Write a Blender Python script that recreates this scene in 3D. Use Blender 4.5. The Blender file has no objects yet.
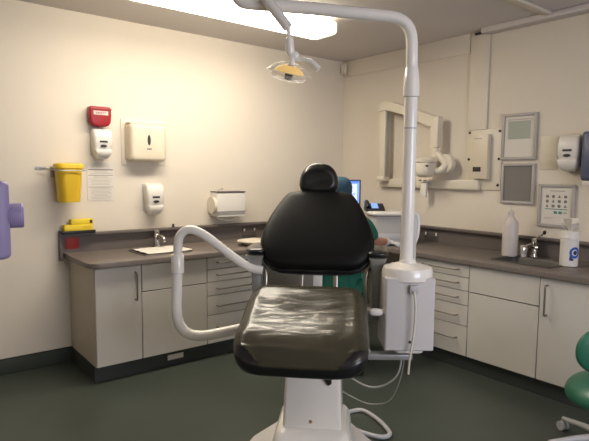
import bpy, bmesh, math, random
from mathutils import Vector, Matrix, noise
random.seed(7)
PI = math.pi
SC = bpy.context.scene
COL = SC.collection
H = 2.668          # ceiling height

# ------------------------------------------------------------------ materials
def mat(name, col, rough=.5, metal=0., bump=0., bscale=60., var=0., vscale=4., coat=0., emit=None, estr=0., alpha=1., trans=0., ior=1.45, spec=.5, col2=None, detail=3.):
    m = bpy.data.materials.new(name); m.use_nodes = True
    nt = m.node_tree; b = nt.nodes['Principled BSDF']
    b.inputs['Base Color'].default_value = (*col, 1)
    b.inputs['Roughness'].default_value = rough
    b.inputs['Metallic'].default_value = metal
    b.inputs['Coat Weight'].default_value = coat
    b.inputs['Coat Roughness'].default_value = .08
    b.inputs['Alpha'].default_value = alpha
    b.inputs['Transmission Weight'].default_value = trans
    b.inputs['IOR'].default_value = ior
    b.inputs['Specular IOR Level'].default_value = spec
    if emit:
        b.inputs['Emission Color'].default_value = (*emit, 1)
        b.inputs['Emission Strength'].default_value = estr
    tc = nt.nodes.new('ShaderNodeTexCoord')
    n = nt.nodes.new('ShaderNodeTexNoise'); n.inputs['Scale'].default_value = vscale; n.inputs['Detail'].default_value = 4
    nt.links.new(tc.outputs['Object'], n.inputs['Vector'])
    r = nt.nodes.new('ShaderNodeValToRGB')
    c2 = col2 if col2 else tuple(c*(1-max(var, .02)) for c in col)
    r.color_ramp.elements[0].position = .35; r.color_ramp.elements[1].position = .65
    r.color_ramp.elements[0].color = (*c2, 1); r.color_ramp.elements[1].color = (*col, 1)
    nt.links.new(n.outputs['Fac'], r.inputs['Fac']); nt.links.new(r.outputs['Color'], b.inputs['Base Color'])
    if bump:
        n2 = nt.nodes.new('ShaderNodeTexNoise'); n2.inputs['Scale'].default_value = bscale; n2.inputs['Detail'].default_value = detail
        nt.links.new(tc.outputs['Object'], n2.inputs['Vector'])
        bp = nt.nodes.new('ShaderNodeBump'); bp.inputs['Strength'].default_value = bump; bp.inputs['Distance'].default_value = .01
        nt.links.new(n2.outputs['Fac'], bp.inputs['Height']); nt.links.new(bp.outputs['Normal'], b.inputs['Normal'])
    return m
M = {}
M['wall'] = mat('wall_paint', (.69,.625,.53), .75, bump=.06, bscale=160, var=.04, vscale=1.2)
M['ceiling'] = mat('ceiling_paint', (.62,.575,.55), .8, bump=.05, bscale=120, var=.03, vscale=1)
M['floor'] = mat('green_vinyl', (.062,.074,.060), .36, bump=.03, bscale=90, var=.14, vscale=2.2, spec=.35)
M['skirting'] = mat('green_vinyl_cove', (.048,.056,.047), .5, spec=.3)
M['cove_line'] = mat('dark_cap_strip', (.015,.015,.014), .6)
M['trim'] = mat('painted_boxing', (.68,.615,.52), .65)
M['front'] = mat('cream_laminate', (.62,.585,.53), .4, var=.03)
M['carcass'] = mat('cream_board', (.56,.50,.41), .5, var=.05, vscale=3)
M['gap'] = mat('gap_shade_paint', (.035,.03,.026), .8)  # dark colour standing in for shade between the cabinet fronts
M['plinth'] = mat('dark_plinth', (.045,.050,.047), .5)
M['worktop'] = mat('taupe_laminate', (.170,.142,.126), .4, bump=.02, bscale=300, var=.15, vscale=130)
M['upstand'] = mat('taupe_upstand', (.140,.118,.107), .5, var=.12, vscale=130)
M['sinksteel'] = mat('dull_sink_steel', (.07,.065,.06), .5, .3)
M['steel'] = mat('brushed_steel', (.42,.39,.35), .3, 1., bump=.02, bscale=200)
M['handle'] = mat('satin_handle', (.26,.235,.20), .35, .9)
M['chrome'] = mat('chrome', (.75,.73,.70), .09, 1.)
M['white'] = mat('white_plastic', (.70,.67,.62), .35)
M['white_warm'] = mat('warm_white_plastic', (.66,.58,.45), .38)
M['cream_metal'] = mat('cream_enamel', (.67,.61,.50), .45)
M['enamel'] = mat('white_enamel_tube', (.84,.80,.74), .22, coat=.4)
M['grey_pl'] = mat('light_grey_plastic', (.46,.455,.46), .4)
M['lilac_white'] = mat('cool_white_shell', (.60,.57,.56), .35, coat=.2)
M['greyalu'] = mat('grey_casting', (.34,.335,.32), .4, .3)
M['black'] = mat('black_vinyl', (.006,.006,.006), .5, bump=.05, bscale=220, spec=.2, var=.2)
M['black_gloss'] = mat('black_gloss_vinyl', (.009,.009,.010), .33, bump=.04, bscale=30, coat=.3)
M['blackpl'] = mat('black_plastic', (.012,.012,.012), .4)
M['red'] = mat('red_plastic', (.30,.012,.018), .4)
M['sticker_red'] = mat('red_sticker', (.40,.035,.03), .55)
M['yellow'] = mat('yellow_plastic', (.78,.50,.025), .4)
M['yellow2'] = mat('yellow_card', (.80,.60,.03), .5)
M['paper'] = mat('white_paper', (.66,.62,.56), .8)
M['print'] = mat('grey_print', (.20,.19,.18), .8)
M['printlight'] = mat('faint_print', (.42,.39,.36), .8)
M['printgreen'] = mat('green_grey_print', (.36,.40,.34), .8)
M['teal'] = mat('teal_print', (.06,.26,.22), .7)
M['dark'] = mat('dark_mark', (.03,.028,.028), .5)
M['frame'] = mat('silver_frame', (.40,.37,.345), .45)
M['board'] = mat('grey_pinboard', (.20,.185,.17), .8, bump=.1, bscale=300)
M['bluegrey'] = mat('blue_grey_plastic', (.085,.095,.16), .35)
M['lavender'] = mat('lavender_plastic', (.35,.29,.51), .45)
M['greenvinyl'] = mat('green_upholstery', (.03,.155,.095), .36, bump=.03, bscale=150, coat=.1)
M['scrub'] = mat('green_scrubs', (.012,.115,.075), .85, bump=.3, bscale=28)
M['cap'] = mat('blue_cap_cloth', (.028,.075,.11), .9, bump=.4, bscale=40)
M['skin'] = mat('skin', (.42,.19,.12), .55)
M['hair'] = mat('dark_hair', (.04,.025,.018), .7)
M['glove'] = mat('white_glove', (.70,.68,.64), .5, bump=.1, bscale=60)
M['bottle'] = mat('milky_bottle', (.66,.60,.56), .3, alpha=.8)
M['blue'] = mat('blue_print', (.015,.09,.42), .5)
M['blueprint2'] = mat('navy_print', (.01,.03,.12), .5)
M['tube_light'] = mat('lit_diffuser', (1,1,1), .5, emit=(1,.90,.72), estr=15)
M['desk_grey'] = mat('desk_machine_grey', (.44,.42,.40), .45)
M['lightend'] = mat('diffuser_end', (.9,.82,.6), .5, emit=(1,.86,.60), estr=2.2)
M['screen'] = mat('lit_screen', (.1,.15,.3), .3, emit=(.25,.42,.95), estr=.9)
M['screen2'] = mat('lit_screen_panel', (.5,.5,.6), .3, emit=(.55,.70,1), estr=.85)
M['screenblue'] = mat('lit_screen_blue', (.05,.1,.4), .3, emit=(.08,.20,.75), estr=1.2)
M['socket'] = mat('steel_socket', (.12,.105,.095), .4, .3)
M['amber'] = mat('amber_reflector', (.95,.60,.05), .3, emit=(1,.58,.04), estr=.5)
M['clear'] = mat('clear_shield', (.85,.85,.82), .06, alpha=.22)
M['brass'] = mat('brass_screw', (.42,.33,.13), .35, .8)
M['cable'] = mat('grey_cable', (.42,.42,.39), .45)
M['hose'] = mat('cream_hose', (.68,.63,.52), .4)
M['window_glow'] = mat('daylight_pane', (.5,.55,.7), .3, emit=(.60,.70,1), estr=1.5)

# plastic seat cover: hazy, creased, slightly see-through film
def film():
    m = mat('creased_clear_film', (.075,.066,.040), .25, alpha=.60, coat=.22)
    m.node_tree.nodes['Principled BSDF'].inputs['Specular IOR Level'].default_value = .42
    nt = m.node_tree; b = nt.nodes['Principled BSDF']
    tc = nt.nodes.new('ShaderNodeTexCoord'); mp = nt.nodes.new('ShaderNodeMapping')
    mp.inputs['Scale'].default_value = (2.2, 8., 2.)
    n = nt.nodes.new('ShaderNodeTexNoise'); n.inputs['Scale'].default_value = 2.6; n.inputs['Detail'].default_value = 3; n.inputs['Distortion'].default_value = .8
    nt.links.new(tc.outputs['Object'], mp.inputs['Vector']); nt.links.new(mp.outputs['Vector'], n.inputs['Vector'])
    bp = nt.nodes.new('ShaderNodeBump'); bp.inputs['Strength'].default_value = .24; bp.inputs['Distance'].default_value = .02
    nt.links.new(n.outputs['Fac'], bp.inputs['Height']); nt.links.new(bp.outputs['Normal'], b.inputs['Normal']); nt.links.new(bp.outputs['Normal'], b.inputs['Coat Normal'])
    return m
M['film'] = film()

# ------------------------------------------------------------------ mesh helpers
class MB:
    def __init__(s): s.bm = bmesh.new()
    def _tail(s, fn):
        n = len(s.bm.verts); fn(); s.bm.verts.ensure_lookup_table(); return s.bm.verts[n:]
    def box(s, x0, x1, y0, y1, z0, z1, bev=.0, seg=2, mtx=None):
        t = bmesh.new(); bmesh.ops.create_cube(t, size=1)
        for v in t.verts:
            v.co = Vector(((x0+x1)/2+v.co.x*(x1-x0), (y0+y1)/2+v.co.y*(y1-y0), (z0+z1)/2+v.co.z*(z1-z0)))
        if bev: bmesh.ops.bevel(t, geom=t.edges[:], offset=min(bev, .49*min(abs(x1-x0), abs(y1-y0), abs(z1-z0))), segments=seg, affect='EDGES', profile=.5)
        s.add(t, mtx); return s
    def add(s, t, mtx=None):
        if mtx is not None: bmesh.ops.transform(t, matrix=mtx, verts=t.verts)
        me = bpy.data.meshes.new('t'); t.to_mesh(me); t.free(); s.bm.from_mesh(me); bpy.data.meshes.remove(me); return s
    def rings(s, rr, closed=False, cap=True, mtx=None):
        t = bmesh.new(); V = [[t.verts.new(p) for p in r] for r in rr]; n = len(rr[0])
        m = len(V) if closed else len(V)-1
        for i in range(m):
            a, b = V[i], V[(i+1) % len(V)]
            for k in range(n):
                t.faces.new((a[k], a[(k+1) % n], b[(k+1) % n], b[k]))
        if cap and not closed:
            t.faces.new(V[0][::-1]); t.faces.new(V[-1])
        bmesh.ops.recalc_face_normals(t, faces=t.faces[:])
        return s.add(t, mtx)
    def tube(s, pts, r, n=14, closed=False, smooth=0, bend=0):
        P = [Vector(p) for p in pts]
        if bend: P = round_path(P, bend)
        if smooth: P = catmull(P, smooth, closed)
        R = r if isinstance(r, (list, tuple)) else [r]*len(P)
        if len(R) != len(P):
            R = [R[0]+(R[-1]-R[0])*i/(len(P)-1) for i in range(len(P))]
        rr = []; up = None; N = len(P)
        for i, p in enumerate(P):
            if closed: d = P[(i+1) % N]-P[i-1]
            else: d = P[min(i+1, N-1)]-P[max(i-1, 0)]
            d.normalize()
            if up is None:
                up = Vector((0,0,1)) if abs(d.z) < .9 else Vector((1,0,0))
            up = (up-d*up.dot(d)).normalized(); sd = d.cross(up)
            rr.append([p+(up*math.cos(a)+sd*math.sin(a))*R[i] for a in [2*PI*k/n for k in range(n)]])
        return s.rings(rr, closed)
    def cyl(s, a, b, r, n=24, r2=None): return s.tube([a, b], [r, r if r2 is None else r2], n)
    def lathe(s, prof, n=32, c=(0,0,0), sx=1, sy=1, mtx=None):
        rr = [[Vector((c[0]+sx*r*math.cos(2*PI*k/n), c[1]+sy*r*math.sin(2*PI*k/n), c[2]+z)) for k in range(n)] for r, z in prof]
        return s.rings(rr, mtx=mtx)
    def sell(s, a, b, c, n=3., m=3., mtx=None, fn=None, nu=56, nv=28):
        """superellipsoid half sizes a,b,c; plan exponent n, profile exponent m"""
        sg = lambda v, e: math.copysign(abs(v)**e, v)
        rr = []
        for j in range(nv+1):
            ph = -PI/2+PI*j/nv; P = max(sg(math.cos(ph), 2/m), .004); z = c*sg(math.sin(ph), 2/m)
            ring = []
            for k in range(nu):
                th = 2*PI*k/nu
                v = Vector((a*P*sg(math.cos(th), 2/n), b*P*sg(math.sin(th), 2/n), z))
                ring.append(fn(v) if fn else v)
            rr.append(ring)
        return s.rings(rr, mtx=mtx)
    def prism(s, poly, h0, h1, axis='z', bev=0, seg=2, mtx=None):
        """extrude 2-D polygon; axis z:(x,y)  y:(x,z)  x:(y,z)"""
        f = {'z': lambda p, h: (p[0], p[1], h), 'y': lambda p, h: (p[0], h, p[1]), 'x': lambda p, h: (h, p[0], p[1])}[axis]
        t = bmesh.new(); A = [t.verts.new(f(p, h0)) for p in poly]; B = [t.verts.new(f(p, h1)) for p in poly]; n = len(poly)
        t.faces.new(A[::-1]); t.faces.new(B)
        for k in range(n): t.faces.new((A[k], A[(k+1) % n], B[(k+1) % n], B[k]))
        bmesh.ops.recalc_face_normals(t, faces=t.faces[:])
        if bev: bmesh.ops.bevel(t, geom=[e for e in t.edges if len(e.link_faces) == 2 and e.calc_face_angle(0) > .6], offset=bev, segments=seg, affect='EDGES', profile=.5)
        return s.add(t, mtx)
    def build(s, name, m, parent=None, loc=None, rot=None, sharp=38, sub=0):
        me = bpy.data.meshes.new(name); s.bm.to_mesh(me); s.bm.free()
        me.materials.append(M[m] if isinstance(m, str) else m)
        for p in me.polygons: p.use_smooth = True
        me.set_sharp_from_angle(angle=math.radians(sharp))
        o = bpy.data.objects.new(name, me); COL.objects.link(o)
        if parent: o.parent = parent
        if loc: o.location = loc
        if rot: o.rotation_euler = rot
        return o
def round_path(P, r, k=6):
    out = [P[0]]
    for i in range(1, len(P)-1):
        a, b, c = P[i-1], P[i], P[i+1]
        d1 = (a-b); d2 = (c-b); q = min(r, d1.length*.49, d2.length*.49)
        s, e = b+d1.normalized()*q, b+d2.normalized()*q
        for j in range(k+1):
            t = j/k; out.append(s*(1-t)**2+b*2*t*(1-t)+e*t*t)
    out.append(P[-1]); return out
def catmull(P, k, closed=False):
    out = []; N = len(P); rng = N if closed else N-1
    g = (lambda i: P[i % N]) if closed else (lambda i: P[max(0, min(N-1, i))])
    for i in range(rng):
        a, b, c, d = g(i-1), g(i), g(i+1), g(i+2)
        for j in range(k):
            t = j/k
            out.append(.5*((2*b)+(c-a)*t+(2*a-5*b+4*c-d)*t*t+(-a+3*b-3*c+d)*t**3))
    if not closed: out.append(P[-1])
    return out
def rrect(x0, x1, z0, z1, r, k=5):
    o = []
    for cx, cz, a0 in ((x1-r, z1-r, 0), (x0+r, z1-r, 90), (x0+r, z0+r, 180), (x1-r, z0+r, 270)):
        for j in range(k+1):
            a = math.radians(a0+90*j/k); o.append((cx+r*math.cos(a), cz+r*math.sin(a)))
    return o
def tag(o, label=None, cat=None, group=None, kind=None):
    if label: o['label'] = label
    if cat: o['category'] = cat
    if group: o['group'] = group
    if kind: o['kind'] = kind
    return o
def thing(name, loc, rz, label, cat, group=None):
    o = bpy.data.objects.new(name, None); COL.objects.link(o); o.empty_display_size = .05
    o.location = loc; o.rotation_euler = (0, 0, rz)
    return tag(o, label, cat, group)
def struct(o): o['kind'] = 'structure'; return o
RW = -PI/2
def onL(x, z): return dict(loc=(x, 0, z), rz=0)                # on the left wall (plane y=0)
def onR(s, z): return dict(loc=(0, -s, z), rz=RW)              # on the right wall (plane x=0), s = distance from corner

def text(body, size, m, parent, loc, rot=(PI/2, 0, 0), name='lettering', ext=.0006):
    cu = bpy.data.curves.new(name, 'FONT'); cu.body = body; cu.size = size; cu.extrude = ext; cu.align_x = 'CENTER'; cu.align_y = 'CENTER'; cu.resolution_u = 2
    to = bpy.data.objects.new('t', cu); COL.objects.link(to)
    bpy.context.view_layer.update()
    me = bpy.data.meshes.new_from_object(to.evaluated_get(bpy.context.evaluated_depsgraph_get()))
    bpy.data.objects.remove(to); bpy.data.curves.remove(cu)
    me.materials.clear(); me.materials.append(M[m]); me.name = name
    o = bpy.data.objects.new(name, me); COL.objects.link(o); o.parent = parent; o.location = loc; o.rotation_euler = rot
    return o

# ------------------------------------------------------------------ view frame used only to lay out the plan
YAW = .6707
CX, CY, CZ = -3.997, -4.2041, 1.4794
def plan(u, v): return (CX+u*math.cos(YAW)+v*math.sin(YAW), CY-u*math.sin(YAW)+v*math.cos(YAW))

# ------------------------------------------------------------------ room shell
RX, RY = -5.7, -6.2
struct(MB().box(RX-.1, .1, RY-.1, .1, -.1, 0).build('floor', 'floor'))
struct(MB().box(RX-.1, .1, RY-.1, .1, H, H+.1).build('ceiling', 'ceiling'))
struct(MB().box(RX-.1, .1, 0, .1, 0, H).build('wall_left', 'wall'))
struct(MB().box(0, .1, RY-.1, 0, 0, H).build('wall_right', 'wall'))
struct(MB().box(RX-.1, RX, RY, 0, 0, H).build('wall_side', 'wall'))
wb = MB(); wb.box(RX, -3.4, RY-.1, RY, 0, H).box(-1.2, 0, RY-.1, RY, 0, H).box(-3.4, -1.2, RY-.1, RY, 0, .95).box(-3.4, -1.2, RY-.1, RY, 2.2, H)
struct(wb.build('wall_back', 'wall'))
wf = MB(); wf.box(-3.4, -1.2, RY-.06, RY+.02, .95, 1.0).box(-3.4, -1.2, RY-.06, RY+.02, 2.15, 2.2).box(-3.4, -3.35, RY-.06, RY+.02, 1.0, 2.15).box(-1.25, -1.2, RY-.06, RY+.02, 1.0, 2.15).box(-2.33, -2.27, RY-.06, RY+.02, 1., 2.15)
w1 = struct(wf.build('window_1', 'white'))
pane = MB().box(-3.36, -1.24, RY-.05, RY-.045, .99, 2.16).build('pane', 'window_glow', w1)
struct(MB().box(RX, -2.87, -.012, 0, 0, .113, .003).build('baseboard_left', 'skirting'))
struct(MB().box(-.012, 0, RY, -4.05, 0, .117, .003).build('baseboard_right', 'skirting'))
struct(MB().box(RX, -2.87, -.014, 0, .113, .119).build('trim_6', 'cove_line'))
# painted boxing on the right wall and mini trunking at the ceiling
struct(MB().box(-.010, 0, -1.55, -.001, 2.505, H, .004).build('trim_1', 'trim'))
struct(MB().box(-.022, 0, -1.735, -1.56, 1.855, H-.03, .006).build('trim_2', 'trim'))
struct(MB().box(-.03, 0, -1.73, -1.60, H-.03, H-.012).build('trim_gap_shade', 'dark'))  # dark block painted in as the shade of the gap above the boxing
struct(MB().box(-.10, -.0, -6.1, -1.70, H-.045, H, .006).build('trim_4', 'ceiling'))
struct(MB().box(-2.2, -.10, -2.27, -2.215, H-.022, H, .004).build('trim_5', 'trim'))

# ------------------------------------------------------------------ base cabinets
FD = -.606
def bar_handle(parent, x0, x1, z, vertical=False):
    m = MB(); y = FD-.036
    if vertical: m.tube([(x0, FD, z+.012), (x0, y, z+.012), (x0, y, x1-.012), (x0, FD, x1-.012)], .0065, 10, bend=.014)
    else: m.tube([(x0+.012, FD, z), (x0+.012, y, z), (x1-.012, y, z), (x1-.012, FD, z)], .0058, 10, bend=.014)
    return m.build('handle', 'handle', parent)
def front(name, parent, x0, x1, z0, z1):
    return MB().box(x0+.003, x1-.003, FD, FD+.019, z0+.003, z1-.003, .0015, 1).build(name, 'front', parent)
def carcass(parent, w, left_panel=False):
    m = MB(); m.box(0, .018, FD+.02, -.005, .12, .818).box(w-.018, w, FD+.02, -.005, .12, .818).box(.018, w-.018, FD+.02, -.005, .12, .138).box(.018, w-.018, -.02, -.005, .138, .818)
    m.box(.018, w-.018, FD+.02, FD+.05, .80, .818)
    m.build('carcass', 'carcass', parent)
    MB().box(.003, w-.003, FD+.0195, FD+.023, .125, .815).build('gap_shade_sheet', 'gap', parent)  # dark sheet behind the fronts, puts painted shade into the gaps
def plinth(parent, x0, x1, back=-.02):
    return MB().box(x0, x1, FD+.05, FD+.066, 0, .12).build('plinth', 'plinth', parent)
ZS = [.12, .35, .507, .616, .717, .815]; ZH = [.25, .425, .562, .672, .772]
def drawer_unit(loc, rz, label, w=.505, group=None):
    t = thing('drawer_cabinet', loc, rz, label, 'cabinet')
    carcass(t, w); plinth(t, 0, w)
    for i in range(5):
        d = front('drawer', t, 0, w, ZS[i], ZS[i+1]); bar_handle(d, w/2-.178, w/2+.178, ZH[i])
    return t
def sink_unit(loc, rz, label, w):
    t = thing('sink_cabinet', loc, rz, label, 'cabinet')
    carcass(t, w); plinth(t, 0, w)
    front('fascia_panel', t, 0, w, .615, .815); front('door', t, 0, w, .12, .613)
    return t
def door_unit(loc, rz, label, w, hx):
    t = thing('door_cabinet', loc, rz, label, 'cabinet')
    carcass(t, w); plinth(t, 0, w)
    d = front('door', t, 0, w, .12, .815); bar_handle(d, hx, .778, .556, True)
    return t
a = door_unit((-2.87, 0, 0), 0, 'narrow cream cupboard at the far left end of the left worktop', .33, .283)
MB().box(0, .016, FD+.066, -.013, 0, .12).build('end_plinth', 'plinth', a)
b = sink_unit((-2.54, 0, 0), 0, 'cream sink cupboard with blank top panel under the paper-covered left sink', .53)
MB().box(.215, .345, FD+.0485, FD+.050, .045, .085).build('sticker', 'white', b)
drawer_unit((-2.01, 0, 0), 0, 'cream stack of five drawers behind the bent white tube of the chair')
drawer_unit((0, -1.505, 0), RW, 'cream stack of five drawers right of the white box on the light pole')
sink_unit((0, -2.01, 0), RW, 'cream cupboard with blank top panel under the steel sink and clear bottle', .53)
door_unit((0, -2.54, 0), RW, 'cream cupboard with upright bar handle behind the green stool', .5, .052)
door_unit((0, -3.04, 0), RW, 'cream cupboard at the near end of the right worktop, past the green stool', .5, .45)
door_unit((0, -3.54, 0), RW, 'cream cupboard furthest from the corner under the right worktop', .5, .052)

# worktop: continuous L with two sink cut-outs
SL = (-2.46, -2.07, -.47, -.17)      # left sink x0,x1,y0,y1
SR = (-.47, -.17, -2.53, -2.10)      # right sink
def worktop():
    xs = sorted([-2.912, SL[0], SL[1], -.635, SR[0], SR[1], -.001]); ys = sorted([-4.05, SR[2], SR[3], -.635, SL[2], SL[3], -.001])
    t = bmesh.new(); vs = {}
    def V(x, y):
        if (x, y) not in vs: vs[(x, y)] = t.verts.new((x, y, .82))
        return vs[(x, y)]
    for i in range(len(xs)-1):
        for j in range(len(ys)-1):
            x0, x1, y0, y1 = xs[i], xs[i+1], ys[j], ys[j+1]; cx, cy = (x0+x1)/2, (y0+y1)/2
            if not (cy > -.635 or cx > -.635): continue
            if SL[0] < cx < SL[1] and SL[2] < cy < SL[3]: continue
            if SR[0] < cx < SR[1] and SR[2] < cy < SR[3]: continue
            t.faces.new((V(x0, y0), V(x1, y0), V(x1, y1), V(x0, y1)))
    r = bmesh.ops.extrude_face_region(t, geom=t.faces[:])
    bmesh.ops.translate(t, vec=(0, 0, .036), verts=[g for g in r['geom'] if isinstance(g, bmesh.types.BMVert)])
    bmesh.ops.recalc_face_normals(t, faces=t.faces[:])
    ce = [e for e in t.edges if all(abs(v.co.x+2.912) < 1e-4 and abs(v.co.y+.635) < 1e-4 for v in e.verts)]
    bmesh.ops.bevel(t, geom=ce, offset=.09, segments=6, affect='EDGES', profile=.5)
    te = [e for e in t.edges if all(v.co.z > .85 for v in e.verts) and len(e.link_faces) == 2 and e.calc_face_angle(0) > 1 and not any((v.co.x > -.01 or v.co.y > -.01) for v in e.verts)]
    bmesh.ops.bevel(t, geom=te, offset=.006, segments=2, affect='EDGES', profile=.5)
    m = MB(); m.add(t); return m.build('worktop', 'worktop')
tag(worktop(), 'taupe laminate worktop running L-shaped round both walls with two sinks', 'worktop')
up = MB(); up.box(-2.925, -.001, -.021, -.001, .857, .985).box(-.021, -.001, -4.05, -.021, .857, .985)
up.box(-2.945, -.001, -.062, -.001, .985, 1.006, .004).box(-.062, -.001, -4.05, -.062, .985, 1.006, .004)
up.box(-2.945, -2.925, -.05, -.001, .80, .985, .003)
us = thing('upstand', (0, 0, 0), 0, 'taupe upstand with a narrow ledge along the back of the worktop', 'upstand')
up.build('ledge_panel', 'upstand', us)

def sink(x0, x1, y0, y1, label, along_x):
    t = thing('sink', ((x0+x1)/2, (y0+y1)/2, .857), 0, label, 'sink')
    w, d = (x1-x0)/2, (y1-y0)/2
    rr = []
    for (k, z, rad) in ((.022, .0015, .06), (.018, .006, .06), (-.004, .004, .05), (-.012, -.01, .05), (-.03, -.15, .06), (-.06, -.165, .05), (-.10, -.17, .03)):
        rr.append([Vector((p[0], p[1], z)) for p in rrect(-w-k, w+k, -d-k, d+k, rad, 6)])
    m = MB(); m.rings(rr, cap=False)
    tb = bmesh.new(); tb.faces.new([tb.verts.new(p) for p in rr[-1]]); m.add(tb)
    m.build('bowl', 'sinksteel', t)
    MB().lathe([(.0, 0), (.03, 0), (.032, .004), (.024, .006), (.001, .003)], c=(0, 0, -.1695)).build('waste', 'chrome', t)
    return t
sL = sink(*SL, 'small sink in the left worktop, covered by a pale paper sheet', True)
sR = sink(*SR, 'round-cornered stainless steel sink in the right worktop', False)
# pale sheet over left sink
sh = bmesh.new()
g = {}
for i in range(23):
    for j in range(15):
        x = -.19+.38*i/22; y = -.165+.30*j/14
        cr = .05*max(0, abs(x)/.225+abs(y)/.16-1.55)
        z = .009+.006*noise.noise(Vector((x*14, y*14, 2)))+.006*noise.noise(Vector((x*5, y*30, 7)))*(1-.3*abs(x))
        g[i, j] = sh.verts.new((x*(1-cr*2), y*(1-cr*2), max(z, .0075)))
for i in range(22):
    for j in range(14): sh.faces.new((g[i, j], g[i+1, j], g[i+1, j+1], g[i, j+1]))
m = MB(); m.add(sh)
o = m.build('paper_sheet', 'paper', loc=(-2.255, -.325, .8605)); tag(o, 'creased pale paper sheet laid over the left sink', 'paper')

def tap(loc, rz, label, lever=(.06, -.02, .17), s=1):
    t = thing('tap', loc, rz, label, 'tap')
    m = MB(); m.lathe([(.03*s, 0), (.03*s, .008), (.022*s, .02), (.021*s, .10), (.024*s, .11), (.022*s, .135), (.008, .145)]); m.build('body', 'chrome', t)
    MB().tube([(0, -.01, .07), (0, -.06, .095), (0, -.13, .09), (0, -.15, .06)], .0115*s, 12, smooth=6).build('spout', 'chrome', t)
    l = MB(); l.tube([(0, 0, .135), (lever[0]*.5, lever[1]*.5, .14+(lever[2]-.14)*.4), lever], .007*s, 10, smooth=4)
    l.build('lever', 'chrome', t)
    return t
tL = tap((-2.2, -.10, .857), 0, 'short chrome tap with stubby lever behind the left sink', (0, -.05, .16), 1.1)
tR = tap((-.085, -2.225, .857), RW, 'chrome mixer tap with long black-tipped lever behind the right sink', (.085, -.03, .195))
MB().sell(.012, .012, .017, 2, 2, nu=14, nv=8).build('lever_tip', 'blackpl', tR, loc=(.087, -.03, .198))
MB().cyl((-.03, 0, .07), (.035, 0, .07), .018).build('valve', 'chrome', tR)

# ------------------------------------------------------------------ things on left wall
def soap(pos, label, wd=.135, ht=.245, group=None, backing=None):
    t = thing('soap_dispenser', pos['loc'], pos['rz'], label, 'dispenser')
    w = wd/2
    rr = []
    for z, d, ww in ((.30, .055, .72), (.32, .085, .9), (.45, .098, .98), (.7, .098, 1.), (.88, .088, 1.), (.96, .07, .96), (1., .045, .85)):
        rr.append([Vector((p[0], p[1], z*ht)) for p in rrect(-w*ww, w*ww, -d, -.002, min(.022, w*.6), 4)])
    MB().rings(rr).build('body', 'white', t)
    MB().box(-w*1.04, w*1.04, -.012, -.001, .12*ht, .98*ht, .01).build('back_plate', 'grey_pl', t)
    rr = []
    for z, d, ww in ((.0, .05, .45), (.04, .075, .62), (.16, .102, .82), (.27, .108, .9), (.315, .104, .9)):
        rr.append([Vector((p[0], p[1], z*ht)) for p in rrect(-w*ww, w*ww, -d, -.012, .014, 4)])
    MB().rings(rr).build('push_lever', 'white', t)
    q = MB(); q.box(-w*.42, w*.42, -.1005, -.099, .54*ht, .60*ht); q.sell(w*.35, .002, .011, 2, 2, Matrix.Translation((0, -.1, .43*ht)), nu=20, nv=10)
    q.build('emblem', 'dark', t)
    return t
soap(onL(-2.618, 1.572), 'white soap dispenser directly under the red case', .145, .235)
soap(onL(-2.198, 1.122), 'white soap dispenser above the left tap, below the paper towel dispenser', .15, .26)

t = thing('red_dispenser', (-2.630, 0, 1.82), 0, 'red plastic wall case with white label above a soap dispenser', 'dispenser')
sh_ = lambda k: [(-.08*k, .153), (.08*k, .153), (.084*k, .09), (.078*k, .03), (.055*k, .004), (0, -.002), (-.055*k, .004), (-.078*k, .03), (-.084*k, .09)]
MB().prism(sh_(1), -.085, -.002, 'y', .014, 3).build('case', 'red', t)
MB().box(-.055, .055, -.0875, -.085, .088, .118, .001).build('label_strip', 'paper', t)
text('SAFETY', .024, 'red', t, (0, -.0885, .103))
MB().box(-.085, .085, -.09, -.083, .128, .136, .002).build('lid_rim', 'red', t)

t = thing('paper_towel_dispenser', (-2.264, 0, 1.552), 0, 'large cream paper towel dispenser with oval sight window', 'dispenser')
MB().box(-.185, .195, -.008, -.001, -.02, .355, .004).build('back_plate', 'trim', t)
rr = []
for y, k in ((-.008, .0), (-.085, .0), (-.11, .006), (-.122, .018), (-.127, .034)):
    rr.append([Vector((p[0], y, p[1])) for p in rrect(-.155+k, .155-k, .01+k*.7, .31-k, .03, 6)])
MB().rings(rr).build('cover', 'white_warm', t)
MB().box(-.15, .15, -.10, -.01, .305, .322, .008).build('lid', 'white_warm', t)
MB().sell(.014, .003, .042, 2, 2, Matrix.Translation((0, -.1275, .18)), nu=28, nv=14).build('sight_window', 'dark', t)
MB().box(-.02, .02, -.1285, -.127, .103, .115).build('emblem', 'print', t)

# sharps bin on bracket
t = thing('clinical_waste_bucket', (-2.885, 0, 1.25), 0, 'yellow sharps bucket hung in a wire wall bracket', 'bin')
rr = []
for z, k in ((0, .78), (.006, .8), (.24, .97), (.25, 1.0)):
    rr.append([Vector((p[0], p[1]-.105, z)) for p in rrect(-.092*k, .092*k, -.085*k, .085*k, .05, 6)])
MB().rings(rr).build('bucket', 'yellow', t)
rr = []
for z, k in ((.25, 1.0), (.25, 1.04), (.272, 1.04), (.280, 1.0), (.286, .9), (.288, .3)):
    rr.append([Vector((p[0], p[1]-.105, z)) for p in rrect(-.092*k, .092*k, -.085*k, .085*k, .05*min(k, 1), 6)])
MB().rings(rr).build('lid', 'yellow', t)
MB().box(-.06, -.01, -.1875, -.183, .15, .215, .001).build('label', 'hose', t, rot=(-.05, 0, 0), loc=(0, .004, 0))
q = MB(); q.tube([(-.17, -.002, .25), (-.17, -.03, .25), (-.098, -.05, .238), (-.10, -.2, .232), (.10, -.2, .232), (.10, -.03, .238), (.13, -.002, .25)], .004, 8, bend=.03)
q.box(-.10, .10, -.006, -.001, .18, .26); q.box(-.20, -.13, -.007, -.001, .24, .258)
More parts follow.
